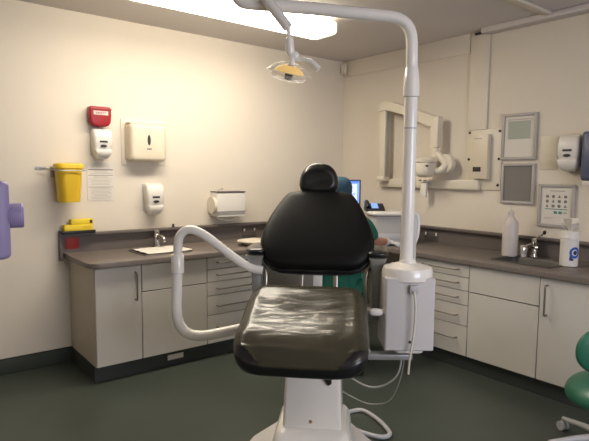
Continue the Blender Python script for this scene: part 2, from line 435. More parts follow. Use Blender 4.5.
q.build('wire_bracket', 'greyalu', t)

# notice
t = thing('notice', (-2.615, 0, 1.25), 0, 'printed white notice sheet below the left soap dispenser', 'notice')
MB().box(-.105, .105, -.004, -.001, 0, .298).build('sheet', 'paper', t)
q = MB(); random.seed(3)
for i in range(26):
    z = .285-i*.0108
    if i in (8, 16): continue
    w = random.uniform(.05, .09); q.box(-w, w, -.0048, -.004, z, z+.0035)
q.build('text_lines', 'printlight', t)
q = MB(); q.box(-.095, .095, -.005, -.004, .237, .245).box(-.095, .095, -.005, -.004, .195, .199).box(-.095, .095, -.005, -.004, .103, .107)
q.build('heading_bars', 'print', t)

# yellow boxes on a black tray on the ledge
t = thing('black_tray', (-2.815, -.045, 1.006), 0, 'shallow black tray on the left end of the ledge, under the yellow packs', 'tray')
MB().box(-.125, .122, -.045, .04, 0, .012, .003).build('base', 'blackpl', t)
q = MB(); q.box(-.125, .122, -.05, -.044, 0, .024, .002).box(-.125, -.12, -.045, .04, 0, .022).box(.117, .122, -.045, .04, 0, .022); q.build('rim', 'blackpl', t)
t = thing('yellow_pack', (-2.812, -.045, 1.018), 0, 'lower long yellow pack on the black tray below the sharps bucket', 'box')
MB().box(-.105, .105, -.033, .035, 0, .055, .006).build('carton', 'yellow2', t)
q = MB(); q.box(-.09, .09, -.0345, -.033, .018, .022).box(.03, .095, -.0345, -.033, .03, .045); q.build('print_band', 'yellow', t)
t = thing('yellow_pack', (-2.785, -.04, 1.0735), .03, 'upper shorter yellow pack resting on the longer yellow pack', 'box')
MB().box(-.082, .082, -.03, .03, 0, .04, .005).build('carton', 'yellow2', t)
MB().box(.055, .075, -.0312, -.03, .008, .032).build('print_band', 'dark', t)
o = MB().box(-.05, .05, -.0035, -.001, 0, .088, .001).build('red_sticker', 'sticker_red', loc=(-2.85, -.021, .885)); tag(o, 'square red sticker on the left end of the upstand', 'sticker')
o = MB().lathe([(.011, 0), (.013, .008), (.008, .014), (.012, .026), (.002, .03)], 16).build('ledge_knob', 'blackpl', loc=(-2.02, -.035, 1.006)); tag(o, 'tiny dark knob standing on the ledge behind the white tube', 'knob')

# couch roll holder
t = thing('roll_dispenser', (-1.495, 0, 1.085), 0, 'white wall roll dispenser with dark slot below and loose roll at its side', 'dispenser'); t.scale = (.92, 1, 1)
q = MB(); q.prism([(-.002, .0), (-.10, .0), (-.125, .03), (-.125, .205), (-.105, .215), (-.002, .215)], -.155, .165, 'x', .004, 2); q.build('housing', 'white', t)
MB().box(-.158, .168, -.13, -.002, .2145, .224, .002).build('top_edge', 'upstand', t)
MB().box(-.15, .16, -.1275, -.12, .010, .042).build('slot', 'greyalu', t)
MB().box(-.15, .16, -.1275, -.10, -.003, .008, .002).build('tear_bar', 'white', t)
MB().box(-.156, .166, -.1265, -.12, .038, .045).build('slot_edge', 'upstand', t)
MB().cyl((-.19, -.065, .10), (-.158, -.065, .10), .075, 32).build('paper_roll', 'hose', t)
MB().tube([(-.10, -.05, .223), (-.09, -.06, .238), (-.05, -.06, .252), (-.06, -.05, .23)], .003, 8, smooth=5).build('wire_clip', 'greyalu', t)
MB().tube([(-.14, -.06, 0), (-.08, -.08, -.03), (.02, -.08, -.04), (.10, -.06, -.02), (.13, -.03, 0)], .006, 8, smooth=6).build('wire_guard', 'white', t)

def socket(pos, label):
    t = thing('wall_socket', pos['loc'], pos['rz'], label, 'socket')
    MB().box(-.075, .075, -.010, 0, 0, .088, .005).build('face_plate', 'socket', t)
    for s in (-.038, .038):
        q = MB(); q.box(s-.004, s+.004, -.0112, -.0098, .052, .066).box(s-.016, s-.009, -.0112, -.0098, .028, .038).box(s+.009, s+.016, -.0112, -.0098, .028, .038); q.build('socket_holes', 'dark', t)
        MB().box(s-.028 if s < 0 else s+.012, s-.012 if s < 0 else s+.028, -.015, -.0095, .05, .076, .002).build('switch', 'white', t)
    return t
socket(dict(loc=(-1.235, -.021, .876), rz=0), 'steel double socket in the left upstand beside the black backrest')
socket(dict(loc=(-.021, -1.225, .872), rz=RW), 'steel double socket in the right upstand beside the light pole')
# papers on left counter by the chair
o = MB().box(-.10, .10, -.07, .07, 0, .004).build('paper_leaflet', 'paper', loc=(-1.27, -.15, .857), rot=(0, 0, .35)); tag(o, 'white leaflet lying on the left worktop under the double socket', 'paper')

# ------------------------------------------------------------------ corner sensor
t = thing('corner_sensor', (0, -.045, 2.53), RW, 'small cream alarm sensor high in the room corner', 'sensor')
MB().box(-.038, .032, -.06, -.023, 0, .105, .008).build('housing', 'cream_metal', t)
MB().sell(.022, .012, .016, 2, 2, Matrix.Translation((0, -.06, .03)), nu=20, nv=10).build('lens', 'white_warm', t)
MB().box(-.01, .01, -.03, -.0, -.012, .002).build('bracket', 'cream_metal', t)

# ------------------------------------------------------------------ right wall: x-ray arm
t = thing('xray_unit', (0, -1.17, 1.352), RW, 'cream wall-mounted dental x-ray machine with folded arm', 'x-ray machine')
def S(s): return s-1.17
MB().box(S(.587), S(1.70), -.055, -.001, 0, .08, .006).build('wall_rail', 'cream_metal', t)
q = MB(); q.box(S(.645), S(.725), -.13, -.06, .085, .76, .012).box(S(.625), S(.725), -.14, -.05, .06, .10, .01); q.build('upright_arm', 'cream_metal', t)
MB().box(S(.732), S(.738), -.12, -.08, .10, .72).build('cable_channel', 'greyalu', t)
q = MB()
pts = [(S(.645), .795), (S(.70), .82), (S(.80), .81), (S(1.25), .655), (S(1.335), .625), (S(1.335), .56), (S(1.24), .545), (S(.99), .665), (S(.74), .735), (S(.645), .73)]
q.prism(pts, -.140, -.080, 'y', .003, 1); q.build('folding_arm', 'cream_metal', t)
q = MB(); q.box(S(1.265), S(1.350), -.15, -.07, .36, .635, .014); q.build('drop_arm', 'cream_metal', t)
q = MB(); q.cyl((S(1.305), -.11, .28), (S(1.305), -.11, .37), .030, 20); q.cyl((S(1.305), -.11, .325), (S(1.305), -.11, .335), .036, 20); q.build('swivel', 'cream_metal', t)
q = MB(); q.tube([(S(1.305), -.11, .32), (S(1.36), -.11, .28), (S(1.41), -.11, .21), (S(1.375), -.14, .16), (S(1.30), -.16, .16)], [.028, .034], 16, smooth=6); q.build('yoke', 'cream_metal', t)
q = MB(); q.sell(.082, .085, .085, 3.2, 3.0, Matrix.Translation((S(1.265), -.20, .185)) ); q.lathe([(.080, 0), (.098, .01), (.100, .03), (.085, .045), (.03, .055)], 32, (S(1.265), -.20, .225)); q.build('tube_head', 'cream_metal', t)
q = MB(); q.lathe([(.075, 0), (.085, .01), (.085, .05), (.075, .06)], 28, mtx=Matrix.Translation((S(1.40), -.115, .22)) @ Matrix.Rotation(PI/2, 4, 'Z') @ Matrix.Rotation(PI/2, 4, 'Y')); q.build('cone', 'cream_metal', t)
q = MB(); q.cyl((S(1.335), -.275, .20), (S(1.335), -.255, .20), .008, 16); q.build('dial', 'dark', t)
t = thing('xray_holder', (0, -1.185, 1.27), RW, 'slim white hand switch hanging below the x-ray head', 'switch')
MB().box(-.035, .03, -.115, -.085, 0, .135, .008).build('body', 'white', t)
q = MB(); q.box(-.045, .045, -.13, -.055, .142, .152, .003); q.box(-.012, .008, -.11, -.09, .13, .145); q.build('clip', 'cream_metal', t)
q = MB(); q.cyl((-.028, -.125, .152), (-.028, -.125, .158), .014, 14).cyl((.025, -.125, .152), (.025, -.125, .158), .014, 14); q.build('button', 'dark', t)
# control box on plate
t = thing('xray_control', (0, -1.72, 1.40), RW, 'cream control box on a screwed wall plate beside the x-ray arm', 'control box')
MB().box(-.168, .16, -.014, -.001, -.045, .455, .003).build('back_plate', 'cream_metal', t)
MB().box(-.085, .065, -.065, -.014, .045, .415, .008).build('housing', 'white_warm', t)
MB().box(-.066, .008, -.0675, -.065, .105, .145, .001).build('display', 'dark', t)
MB().box(-.06, .01, -.0662, -.065, .375, .383).build('emblem', 'printlight', t)
for sx in (-.14, .138):
    for z in (-.005, .21, .435):
        MB().cyl((sx, -.018, z), (sx, -.013, z), .011, 14).build('screw', 'dark', t)

# frames
def frame(s0, s1, z0, z1, label, cat='notice frame'):
    s = (s0+s1)/2; w = (s1-s0)/2; h = z1-z0
    t = thing('framed_notice', (0, -s, z0), RW, label, cat)
    q = MB(); b = .024
    q.box(-w, w, -.022, -.001, 0, b, .005).box(-w, w, -.022, -.001, h-b, h, .005).box(-w, -w+b, -.022, -.001, b*.6, h-b*.6, .005).box(w-b, w, -.022, -.001, b*.6, h-b*.6, .005)
    q.build('frame', 'frame', t); return t, w, h, b
t, w, h, b = frame(1.875, 2.165, 1.60, 1.965, 'upper silver snap frame holding a sheet with a green-grey table')
MB().box(-w+b, w-b, -.01, -.001, b, h-b).build('sheet', 'paper', t)
MB().box(-w+.05, w-.055, -.0112, -.01, h*.45, h-.06).build('printed_table', 'printgreen', t)
q = MB()
for i in range(7): q.box(-w+.05, w-.055, -.0118, -.0108, h*.45+.02*i+.01, h*.45+.02*i+.012)
for i in range(4): q.box(-w+.08+i*.04, -w+.082+i*.04, -.0118, -.0108, h*.45, h-.06)
q.box(-w+.04, w-.04, -.0118, -.01, h-.052, h-.045); q.build('table_lines', 'printlight', t)
t, w, h, b = frame(1.885, 2.165, 1.25, 1.575, 'silver snap frame with a blank dark grey panel, below the table sheet')
MB().box(-w+b, w-b, -.01, -.001, b, h-b).build('panel', 'board', t)
t, w, h, b = frame(2.20, 2.475, 1.09, 1.415, 'silver snap frame with a chart of small dark symbols above the wipes tub')
MB().box(-w+b, w-b, -.01, -.001, b, h-b).build('sheet', 'paper', t)
q = MB()
for i in range(4):
    for j in range(3):
        x = -.068+i*.045; z = .232-j*.036
        if (i+j) % 3 == 0: q.box(x-.011, x+.011, -.0112, -.01, z-.010, z+.010, .003)
        elif (i+j) % 3 == 1: q.cyl((x, -.0112, z), (x, -.01, z), .012, 14)
        else: q.prism([(x-.012, z-.009), (x+.012, z-.009), (x, z+.012)], -.0112, -.01, 'y')
q.box(-.05, .06, -.0112, -.01, .272, .276); q.build('symbols', 'print', t)
q = MB(); q.box(-.085, .085, -.0112, -.01, .134, .140).box(-.015, .01, -.0112, -.01, .102, .122).box(.02, .045, -.0112, -.01, .102, .122); q.build('teal_bar', 'teal', t)
q = MB(); q.box(-.085, -.01, -.0112, -.01, .07, .073).box(-.085, -.03, -.0112, -.01, .06, .063).box(.055, .08, -.0112, -.01, .105, .12); q.build('small_text', 'printlight', t)

soap(onR(2.435, 1.51), 'white soap dispenser on the right wall between two silver frames and the blue-grey case', .155, .265)
o = MB().box(-.065, .065, -.006, -.001, 0, .25, .002).build('wall_plaque', 'cream_metal', loc=(0, -2.26, 1.525), rot=(0, 0, RW)); tag(o, 'pale yellowish backing panel left of the right-hand soap dispenser', 'panel')
t = thing('glove_dispenser', (0, -2.66, 1.445), RW, 'blue-grey wall dispenser cut by the right edge of the photo', 'dispenser')
rr = []
for y, k in ((-.002, .0), (-.09, .0), (-.112, .008), (-.12, .02)):
    rr.append([Vector((p[0], y, p[1])) for p in rrect(-.125+k, .125-k, .0+k, .345-k, .02, 5)])
MB().rings(rr).build('cover', 'bluegrey', t)
MB().sell(.012, .003, .04, 2, 2, Matrix.Translation((-.03, -.1205, .15)), nu=20, nv=10).build('sight_window', 'dark', t)
MB().box(-.11, .11, -.11, -.012, -.035, -.001, .006).build('towel_edge', 'paper', t)

# ------------------------------------------------------------------ on the right worktop
t = thing('squeeze_bottle', (-.14, -2.075, .857), 0, 'tall translucent white bottle standing behind the right sink', 'bottle')
t.location = (-.19, -2.085, .857); t.scale = (1, 1, .97)
MB().lathe([(.045, 0), (.056, .004), (.058, .02), (.058, .25), (.052, .275), (.028, .305), (.019, .318), (.019, .33)], 36).build('body', 'bottle', t)
MB().lathe([(.022, .33), (.022, .35), (.01, .356), (.006, .38), (.004, .392)], 24).build('cap', 'bottle', t)
t = thing('paper_cup', (-.155, -2.18, .857), 0, 'small white cup beside the chrome mixer tap', 'cup')
MB().lathe([(.02, 0), (.026, .085), (.028, .087), (.027, .09), (.024, .085), (.018, .006), (.001, .005)], 24).build('cup_wall', 'white', t)
MB().lathe([(.0225, .022), (.0255, .06), (.0245, .06), (.0215, .022)], 24).build('printed_band', 'grey_pl', t)
t = thing('wipes_tub', (-.27, -2.565, .857), .0, 'white wipes tub with blue round logo and a wipe poking out of the lid', 'tub')
t.scale = (.88, .88, .94)
MB().lathe([(.06, 0), (.066, .004), (.067, .20), (.067, .205)], 40).build('tub', 'white', t)
MB().lathe([(.067, .204), (.0715, .206), (.0715, .222), (.069, .226), (.0695, .25), (.063, .258), (.02, .259), (.018, .262)], 40).build('lid', 'white', t)
# curved labels
def label_patch(m, c_ang, half, zc, r=.0678, rad=.03, ring=0):
    tb = bmesh.new(); n = 28; cen = []
    def P(a, z): return Vector((r*math.cos(a), r*math.sin(a), z))
    outer = [tb.verts.new(P(c_ang+rad/r*math.cos(2*PI*k/n), zc+rad*math.sin(2*PI*k/n))) for k in range(n)]
    if ring:
        inner = [tb.verts.new(P(c_ang+ring/r*math.cos(2*PI*k/n), zc+ring*math.sin(2*PI*k/n))) for k in range(n)]
        for k in range(n): tb.faces.new((outer[k], outer[(k+1) % n], inner[(k+1) % n], inner[k]))
    else:
        c = tb.verts.new(P(c_ang, zc))
        for k in range(n): tb.faces.new((outer[k], outer[(k+1) % n], c))
    m.add(tb); return m
base_a = math.radians(-136)+.30
label_patch(MB(), base_a, 0, .105, rad=.042, ring=.024).build('logo_ring', 'blue', t)
q = MB(); label_patch(q, base_a+.02, 0, .105, r=.0679, rad=.016); q.build('logo_dot', 'blueprint2', t)
tb = bmesh.new(); vv = [tb.verts.new(Vector((.0679*math.cos(a), .0679*math.sin(a), z))) for a, z in ((base_a-.55, .095), (base_a-.1, .05), (base_a-.3, .045), (base_a-.62, .05))]; tb.faces.new(vv)
q = MB(); q.add(tb); q.build('logo_flash', 'blueprint2', t)
q = MB()
for i in range(6):
    a = i*1.05; rr = []
    tb = bmesh.new(); g = {}
    for j in range(7):
        for k in range(4):
            tt = j/6; wv = (k/3-.5)
            g[j, k] = tb.verts.new((.008*math.cos(a)+tt*.05*math.cos(a)+wv*.075*tt*-math.sin(a)+.008*noise.noise(Vector((i, j*.7, k))), .008*math.sin(a)+tt*.05*math.sin(a)+wv*.075*tt*math.cos(a),   .255+.095*tt*(1-.35*(i % 3))+.012*noise.noise(Vector((j, k*.9, i*3)))))
    for j in range(6):
        for k in range(3): tb.faces.new((g[j, k], g[j+1, k], g[j+1, k+1], g[j, k+1]))
    q.add(tb)
q.build('wipe', 'paper', t)

# ------------------------------------------------------------------ corner desk: printer, phone, monitor
t = thing('desktop_printer', (-.43, -1.02, .857), -.62, 'light grey desktop machine with overhanging rounded top on the corner worktop', 'printer')
q = MB(); q.prism(rrect(-.145, .145, -.13, .13, .05, 6), 0, .255, 'z', .01, 2); q.build('body', 'desk_grey', t)
q = MB(); q.prism(rrect(-.17, .17, -.17, .15, .09, 8), .258, .292, 'z', .012, 3); q.build('top', 'white', t)
MB().box(-.11, .11, -.135, -.12, .05, .10, .005).build('paper_slot', 'grey_pl', t)
MB().box(-.12, .12, -.20, -.12, .018, .03, .004).build('tray', 'grey_pl', t)
t = thing('desk_telephone', (-.50, -.96, 1.149), -.62, 'black desk telephone with a lit screen on top of the grey machine', 'telephone')
t.scale = (.8, .8, .8)
q = MB(); q.prism([(-.07, 0), (.08, 0), (.08, .075), (.05, .08), (-.07, .02)], -.11, .10, 'x', .006, 2); q.build('base', 'blackpl', t)
q = MB(); q.tube([(-.09, -.05, .045), (-.09, -.02, .085), (-.09, .05, .10), (-.09, .09, .085)], .02, 12, smooth=5); q.build('handset', 'blackpl', t)
q = MB(); q.prism([(-.05, .031), (.04, .080), (.04, .084), (-.05, .035)], -.045, .03, 'x'); q.build('screen', 'screen', t)
# monitor
t = thing('computer_monitor', (*plan(.40, 5.0), .857), -YAW-.12, 'black computer monitor with a lit blue screen behind the blue-capped head', 'monitor')
q = MB(); q.box(-.225, .225, -.02, .02, .30, .565, .008); q.build('casing', 'blackpl', t)
s_ = MB().box(-.212, .212, -.0215, -.0195, .312, .553).build('screen', 'screen', t)
MB().box(-.212, .212, -.0225, -.0215, .535, .553).build('title_bar', 'screenblue', s_)
q = MB(); q.box(.03, .19, -.0225, -.0215, .325, .525); q.box(-.20, .01, -.0225, -.0215, .325, .525); q.build('window_panel', 'screen2', s_)
q = MB()
for i in range(8): q.box(.06, .06+.04+.012*((i*5) % 7), -.0230, -.0225, .33+.024*i, .338+.024*i)
q.build('window_text', 'screenblue', s_)
q = MB(); q.prism(rrect(-.12, .12, -.09, .09, .03), 0, .014, 'z', .004).tube([(0, .03, .01), (0, .04, .15), (0, .03, .36)], .022, 14); q.build('stand', 'blackpl', t)

# ------------------------------------------------------------------ ceiling light
t = thing('ceiling_light', (-2.05, -.985, H), 0, 'long lit fluorescent ceiling light with clear end cap', 'ceiling light')
MB().box(-.95, .93, -.06, .06, -.03, -.001, .004).build('batten', 'white', t)
DP = rrect(-.135, .135, -.112, -.012, .03, 6)
rr = []
for x in (-.94, -.5, 0, .5, .86): rr.append([Vector((x, a[0], a[1])) for a in DP])
MB().rings(rr).build('diffuser', 'tube_light', t)
rr = []
for x, k in ((.86, 1.01), (.89, 1.0), (.905, .96), (.91, .85)): rr.append([Vector((x, a[0]*k, -.062+(a[1]+.062)*k)) for a in DP])
MB().rings(rr).build('end_cap', 'lightend', t)

# ------------------------------------------------------------------ dental chair
HEAD = YAW+.11
cx, cy = plan(.118, 2.78)
chair = thing('dental_chair', (cx, cy, 0), -HEAD, 'black reclining dental chair with plastic-covered seat on a white pedestal', 'dental chair')
def cl(u, v, z):
    """plan offsets -> chair local"""
    du, dv = u-.118, v-2.78; c, s = math.cos(.11), math.sin(.11)
    return (du*c-dv*s, du*s+dv*c, z)
# pedestal
rr = []
for z, w, y0, y1 in ((.10, .156, -.17, .17), (.30, .149, -.165, .16), (.62, .137, -.15, .15)):
    rr.append([Vector((p[0], p[1], z)) for p in rrect(-w, w, y0, y1, .018, 3)])
MB().rings(rr).build('pedestal_column', 'enamel', chair)
rr = []
for z, w, y0, y1, r in ((.02, .21, -.27, .18, .05), (.10, .20, -.25, .17, .05), (.145, .19, -.225, .16, .05), (.162, .175, -.20, .15, .04), (.165, .15, -.16, .13, .03)):
    rr.append([Vector((p[0], p[1], z)) for p in rrect(-w, w, y0, y1, r, 5)])
MB().rings(rr).build('base_cover', 'enamel', chair)
q = MB(); q.prism([(-.24, -.5), (.24, -.5), (.36, -.14), (.33, -.02), (.15, .30), (-.15, .30), (-.33, -.02), (-.36, -.14)], .001, .03, 'z', .01, 2); q.build('floor_plate', 'lilac_white', chair)
MB().sell(.009, .005, .009, 2, 2, nu=18, nv=10).build('screw', 'brass', chair, loc=(-.005, -.171, .20))
q = MB(); q.prism([(.030, .47), (.10, .47), (.098, .405), (.080, .395)], -.172, -.155, 'y', .003); q.build('release_hook', 'blackpl', chair)
q = MB(); q.box(-.19, .19, -.40, .10, -.055, -.03, .01); q.box(-.10, .10, -.2, .1, -.12, -.05, .02)
q.build('seat_frame', 'greyalu', chair, loc=(0, -.02, .80), rot=(.30, 0, 0))
# seat cushion
SA, SB, SCZ = .296, .285, .062
def seat_fn(off=0):
    def f(v):
        x, y, z = v
        a = abs(x)/SA; t_ = y/SB
        w = .985-.02*t_-.03*max(0, t_)**3
        z2 = z*(1.0 if z > 0 else 1.15)
        if z > -.03:
            z2 -= .016*math.exp(-(x/.16)**2-((y-.02)/.18)**2)       # sitting hollow
            z2 += .010*math.exp(-((a-.86)/.14)**2)
        z2 += .016*max(0, t_)**2
        z2 -= .030*max(0, -t_-.45)**1.3*2                           # front rolls down
        return Vector((x*w, y, z2))
    return f
seat = MB(); seat.sell(SA, SB, SCZ, 5.5, 3.4, fn=seat_fn(), nu=96, nv=40)
seat_o = seat.build('seat', 'black_gloss', chair, loc=(-.024, -.415, .773), rot=(.335, 0, 0), sharp=80)
seat_o['label'] = 'black padded seat with rounded corners'
# film over the top
cv = MB(); cv.sell(SA+.0035, SB+.0035, SCZ+.004, 5.5, 3.4, fn=seat_fn(), nu=120, nv=60)
bm = cv.bm; bm.verts.ensure_lookup_table()
kill = []
for f in bm.faces:
    c = f.calc_center_median(); nx = abs(c.x)/SA; ny = -c.y/SB
    low = c.z < (-.01 if ny < .8 else -.006)
    corner = ((nx-.50)/.5+(ny-.62)/.38 > 1.05 and nx > .5 and ny > .6 and c.z < .056) or (nx > .9 and ny > -.95 and (nx-.9)*2+(-ny+0) < -2)
    if low or corner: kill.append(f)
bmesh.ops.delete(bm, geom=kill, context='FACES')
random.seed(5)
for v in bm.verts:
    d = .0018*noise.noise(Vector((v.co.x*9, v.co.y*26, 3)))+.0022*noise.noise(Vector((v.co.x*4+v.co.y*7, v.co.y*11, 9)))
    # creases gathering near the front corners
    for sx in (-1, 1):
        r_ = math.hypot(v.co.x-sx*.20, v.co.y+.22)
        d += .0035*math.exp(-(r_/.07)**2)*math.sin(v.co.x*sx*70-v.co.y*45)
    if v.co.z > 0: d += .0045*math.exp(-((v.co.y+.222+.006*math.sin(v.co.x*11))/.011)**2)
    v.co.z += max(d, -.002)+.0015
co = cv.build('plastic_cover', 'film', seat_o, sharp=80); co['label'] = 'hazy creased clear plastic cover'
# backrest
ang = math.radians(46)
T = [(0, .185, .030), (.03, .232, .045), (.10, .270, .056), (.20, .294, .062), (.34, .301, .064), (.46, .293, .064), (.56, .279, .063), (.66, .261, .060), (.76, .240, .056), (.85, .218, .052), (.92, .199, .048), (.97, .182, .038), (1., .158, .022)]
BL = .52
def back_rings(dw=0, dt=0, yoff=0, a=0, b=1, exp=3.2):
    rr = []
    for t_, w, th in T:
        ring = []
        for k in range(64):
            th_ = 2*PI*k/64; sg = lambda v, e: math.copysign(abs(v)**e, v)
            x = (w+dw)*sg(math.cos(th_), 2/exp); y = (th+dt)*sg(math.sin(th_), 2/exp)
            y += .02*(x/.28)**2*-1+yoff
            ring.append(Vector((x, y, t_*BL)))
        rr.append(ring)
    return rr
bk = MB(); bk.rings(back_rings())
bo = bk.build('backrest', 'black', chair, loc=(0, -.075, .975), rot=(-math.radians(42), 0, 0), sharp=80)
md = bo.modifiers.new('s', 'SUBSURF'); md.levels = 1; md.render_levels = 1
sh = MB(); sh.rings([[Vector((v.x, v.y, v.z)) for v in r] for r in back_rings(.006, -.022, .042)])
so = sh.build('back_shell', 'blackpl', bo, sharp=80)
# piping round the edge
pp = []
for t_, w, th in T: pp.append(Vector((w+.003, -.02*(w/.28)**2+.012, t_*BL)))
for t_, w, th in T[::-1]: pp.append(Vector((-w-.003, -.02*(w/.28)**2+.012, t_*BL)))
MB().tube(pp, .004, 8, closed=True).build('piping', 'black_gloss', bo)
# headrest
def hd(v):
    x, y, z = v
    d = math.hypot(x/.085, z/.058)
    if y < 0: y += .018*math.exp(-(d**2)*1.4) ; y += -.006*math.exp(-((d-1.05)/.22)**2)
    return Vector((x*(1-.12*(z/.08) if z < 0 else 1-.10*(z/.08)), y-.0*x, z))
q = MB(); q.sell(.112, .052, .098, 2.6, 2.4, fn=hd, nu=64, nv=40)
ho = q.build('headrest', 'black_gloss', chair, loc=(-.010, .30, 1.440), rot=(-.12, 0, 0), sharp=80)
q = MB(); q.box(-.028, .028, -.008, .008, -.20, .05, .006); q.build('headrest_post', 'greyalu', chair, loc=(0, .325, 1.40), rot=(-.5, 0, 0))
# support bars between seat and backrest
for x, w in ((.012, .024), (-.075, .010), (.105, .012)):
    MB().box(x-w, x+w, -.010, .010, -.09, .16, .004).build('back_support', 'white' if w > .02 else 'steel', chair, loc=(0, -.03, .93), rot=(-.35, 0, 0))
# armrests
for sgn in (-1, 1):
    X = .318*sgn
    q = MB(); q.sell(.064, .14, .023, 3, 2.6, Matrix.Translation((X, .06, 1.065))); arm = q.build('armrest_pad', 'black_gloss', chair)
    q = MB()
    rr = []
    for z, w, d, xo in ((.72, .022, .05, -.002), (.90, .023, .05, 0), (.975, .026, .055, 0), (1.01, .036, .07, .002), (1.045, .046, .09, .004)):
        rr.append([Vector((X+xo*sgn+p[0], .0+p[1], z)) for p in rrect(-w, w, -d, d, .012, 3)])
    q.rings(rr); q.build('armrest_bracket', 'greyalu', chair)
    MB().tube([(X-.03*sgn, .0, .98), (X-.05*sgn, -.02, .95), (X-.052*sgn, -.04, .86), (X-.04*sgn, -.03, .80)], .010, 10, smooth=5).build('grip_rail', 'steel', chair)
q = MB(); q.box(-.30, .30, -.03, .05, .70, .76, .01); q.box(-.13, .13, -.10, .10, .60, .72, .02); q.build('cross_member', 'greyalu', chair)
# bent white tube arm on the left
P1 = [cl(-.05, 2.78, .675), cl(-.281, 2.76, .655), cl(-.40, 2.75, .632), cl(-.52, 2.75, .606)]
pts = [cl(-.05, 2.80, .685), cl(-.625, 2.72, .580), cl(-.618, 2.75, .96)]
q = MB(); q.tube(pts, .0275, 20, bend=.19)
tb_ = q.build('support_tube', 'enamel', chair)
MB().lathe([(.030, 0), (.034, .003), (.034, .095), (.031, .10)], 24, cl(-.617, 2.75, .945)).build('tube_sleeve', 'enamel', tb_)
pts = [Vector(cl(u, 2.75, z)) for u, z in ((-.615, 1.02), (-.614, 1.09), (-.602, 1.145), (-.568, 1.175), (-.525, 1.174), (-.470, 1.146), (-.400, 1.094), (-.330, 1.040), (-.265, .995), (-.215, .972), (-.165, .965))]
q = MB(); q.tube(pts, .0235, 20, smooth=6)
q.build('bent_tube', 'enamel', chair)

# ------------------------------------------------------------------ round pale tray behind left armrest
t = thing('round_dish', (-1.47, -.46, .857), 0, 'shallow cream dish on the left worktop behind the left armrest', 'dish')
MB().lathe([(.07, 0), (.075, .003), (.135, .032), (.14, .036), (.134, .037), (.075, .009), (.01, .007)], 40).build('dish', 'white_warm', t)
MB().lathe([(.136, .033), (.143, .035), (.143, .040), (.135, .039)], 40).build('rim', 'hose', t)

# ------------------------------------------------------------------ light post with supply box
LX, LY = plan(.571, 2.60)
U = thing('dental_light_post', (LX, LY, 0), -YAW, 'white pole with supply box, round collar and overhead boom carrying the lamp', 'dental light')
q = MB(); q.prism(rrect(-.125, .118, -.09, .13, .012, 3), .615, .975, 'z', .004, 1); bx_ = q.build('supply_box', 'lilac_white', U)
MB().cyl((.0, -.0925, .66), (.0, -.088, .66), .007, 14).build('screw_hole', 'dark', bx_)
q = MB(); q.prism(rrect(-.07, .075, -.08, .11, .03, 4),  .597, .62, 'z', .008, 2); q.build('bottom_cap', 'white', bx_)
MB().lathe([(.118, .955), (.125, .96), (.126, 1.002), (.118, 1.017), (.075, 1.029), (.045, 1.037), (.037, 1.055)], 48, (0, .015, 0)).build('collar_disc', 'enamel', U)
q = MB(); q.tube([(-.006, .015, 1.02), (-.006, .015, 1.88)], .0325, 24); q.build('pole', 'enamel', U)
MB().lathe([(.0333, 0), (.0333, .004), (.0333, .007)], 24, (-.006, .015, 1.70)).build('joint_ring', 'grey_pl', U)
q = MB(); q.lathe([(.031, 1.850), (.040, 1.856), (.0405, 1.90), (.038, 1.94), (.032, 1.985), (.0285, 2.0)], 24, (-.006, .015, 0)); q.build('pole_sleeve', 'enamel', U)
q = MB(); q.tube([(-.006, .015, 1.95), (-.012, .015, 2.225), (-.45, 0, 2.262), (-.858, -.02, 2.285), (-.862, -.02, 2.40)], .029, 20, bend=.11); q.build('boom', 'enamel', U)
# lamp arm: from the boom end forward and down to the lamp
q = MB(); q.tube([(-.862, -.02, 2.455), (-.80, -.045, 2.40), (-.61, -.10, 2.15)], .024, 18, bend=.05); q.cyl((-.862, -.02, 2.36), (-.862, -.02, 2.48), .034, 20); q.build('lamp_arm', 'enamel', U)
q = MB(); q.tube([(-.608, -.10, 2.15), (-.604, -.10, 2.09)], .009, 12); q.tube([(-.606, -.10, 2.105), (-.604, -.10, 2.10), (-.598, -.10, 2.035), (-.596, -.10, 2.02)], [.012, .018, .022, .012], 16); q.sell(.026, .018, .02, 2.4, 2.4, Matrix.Translation((-.582, -.10, 2.022)), nu=24, nv=14); q.build('lamp_neck', 'enamel', U)
q = MB(); q.tube([(-.602, -.10, 2.05), (-.580, -.10, 2.015), (-.555, -.10, 2.00)], .016, 12, smooth=4); q.tube([(-.595, -.10, 2.03), (-.590, -.105, 1.995), (-.600, -.10, 1.965)], .014, 12, smooth=4); q.build('lamp_yoke', 'enamel', U)
lamp = MB()
LM = Matrix.Translation((-.600, -.10, 1.955)) @ Matrix.Scale(1.18, 4) @ Matrix.Rotation(math.radians(12), 4, 'Y') @ Matrix.Rotation(math.radians(14), 4, 'X')
prof = [(.010, .030), (.04, .026), (.070, .012), (.088, -.008), (.091, -.010), (.086, -.012), (.068, .006), (.04, .019), (.012, .022)]
lamp.lathe(prof, 40, sy=.75, mtx=LM); lh = lamp.build('reflector_rim', 'clear', U)
q = MB(); q.lathe([(.006, .020), (.03, .016), (.052, .004), (.060, -.008), (.056, -.010), (.03, .008), (.008, .014)], 32, sy=.7, mtx=LM); q.build('amber_reflector', 'amber', lh)
q = MB(); q.lathe([(.014, .02), (.016, -.02), (.014, -.034), (.004, -.038)], 20, mtx=LM); q.build('bulb_housing', 'dark', lh)
q = MB(); q.lathe([(.030, -.034), (.060, -.030), (.070, -.018), (.074, -.020), (.062, -.036), (.030, -.042)], 32, sy=.75, mtx=LM); q.build('glass_shield', 'clear', lh)
q = MB(); q.tube([(-.565, -.10, 2.00), (-.53, -.11, 2.00), (-.495, -.12, 1.985), (-.468, -.13, 1.955)], [.010, .016], 12, smooth=6); q.build('lamp_handle', 'enamel', U)
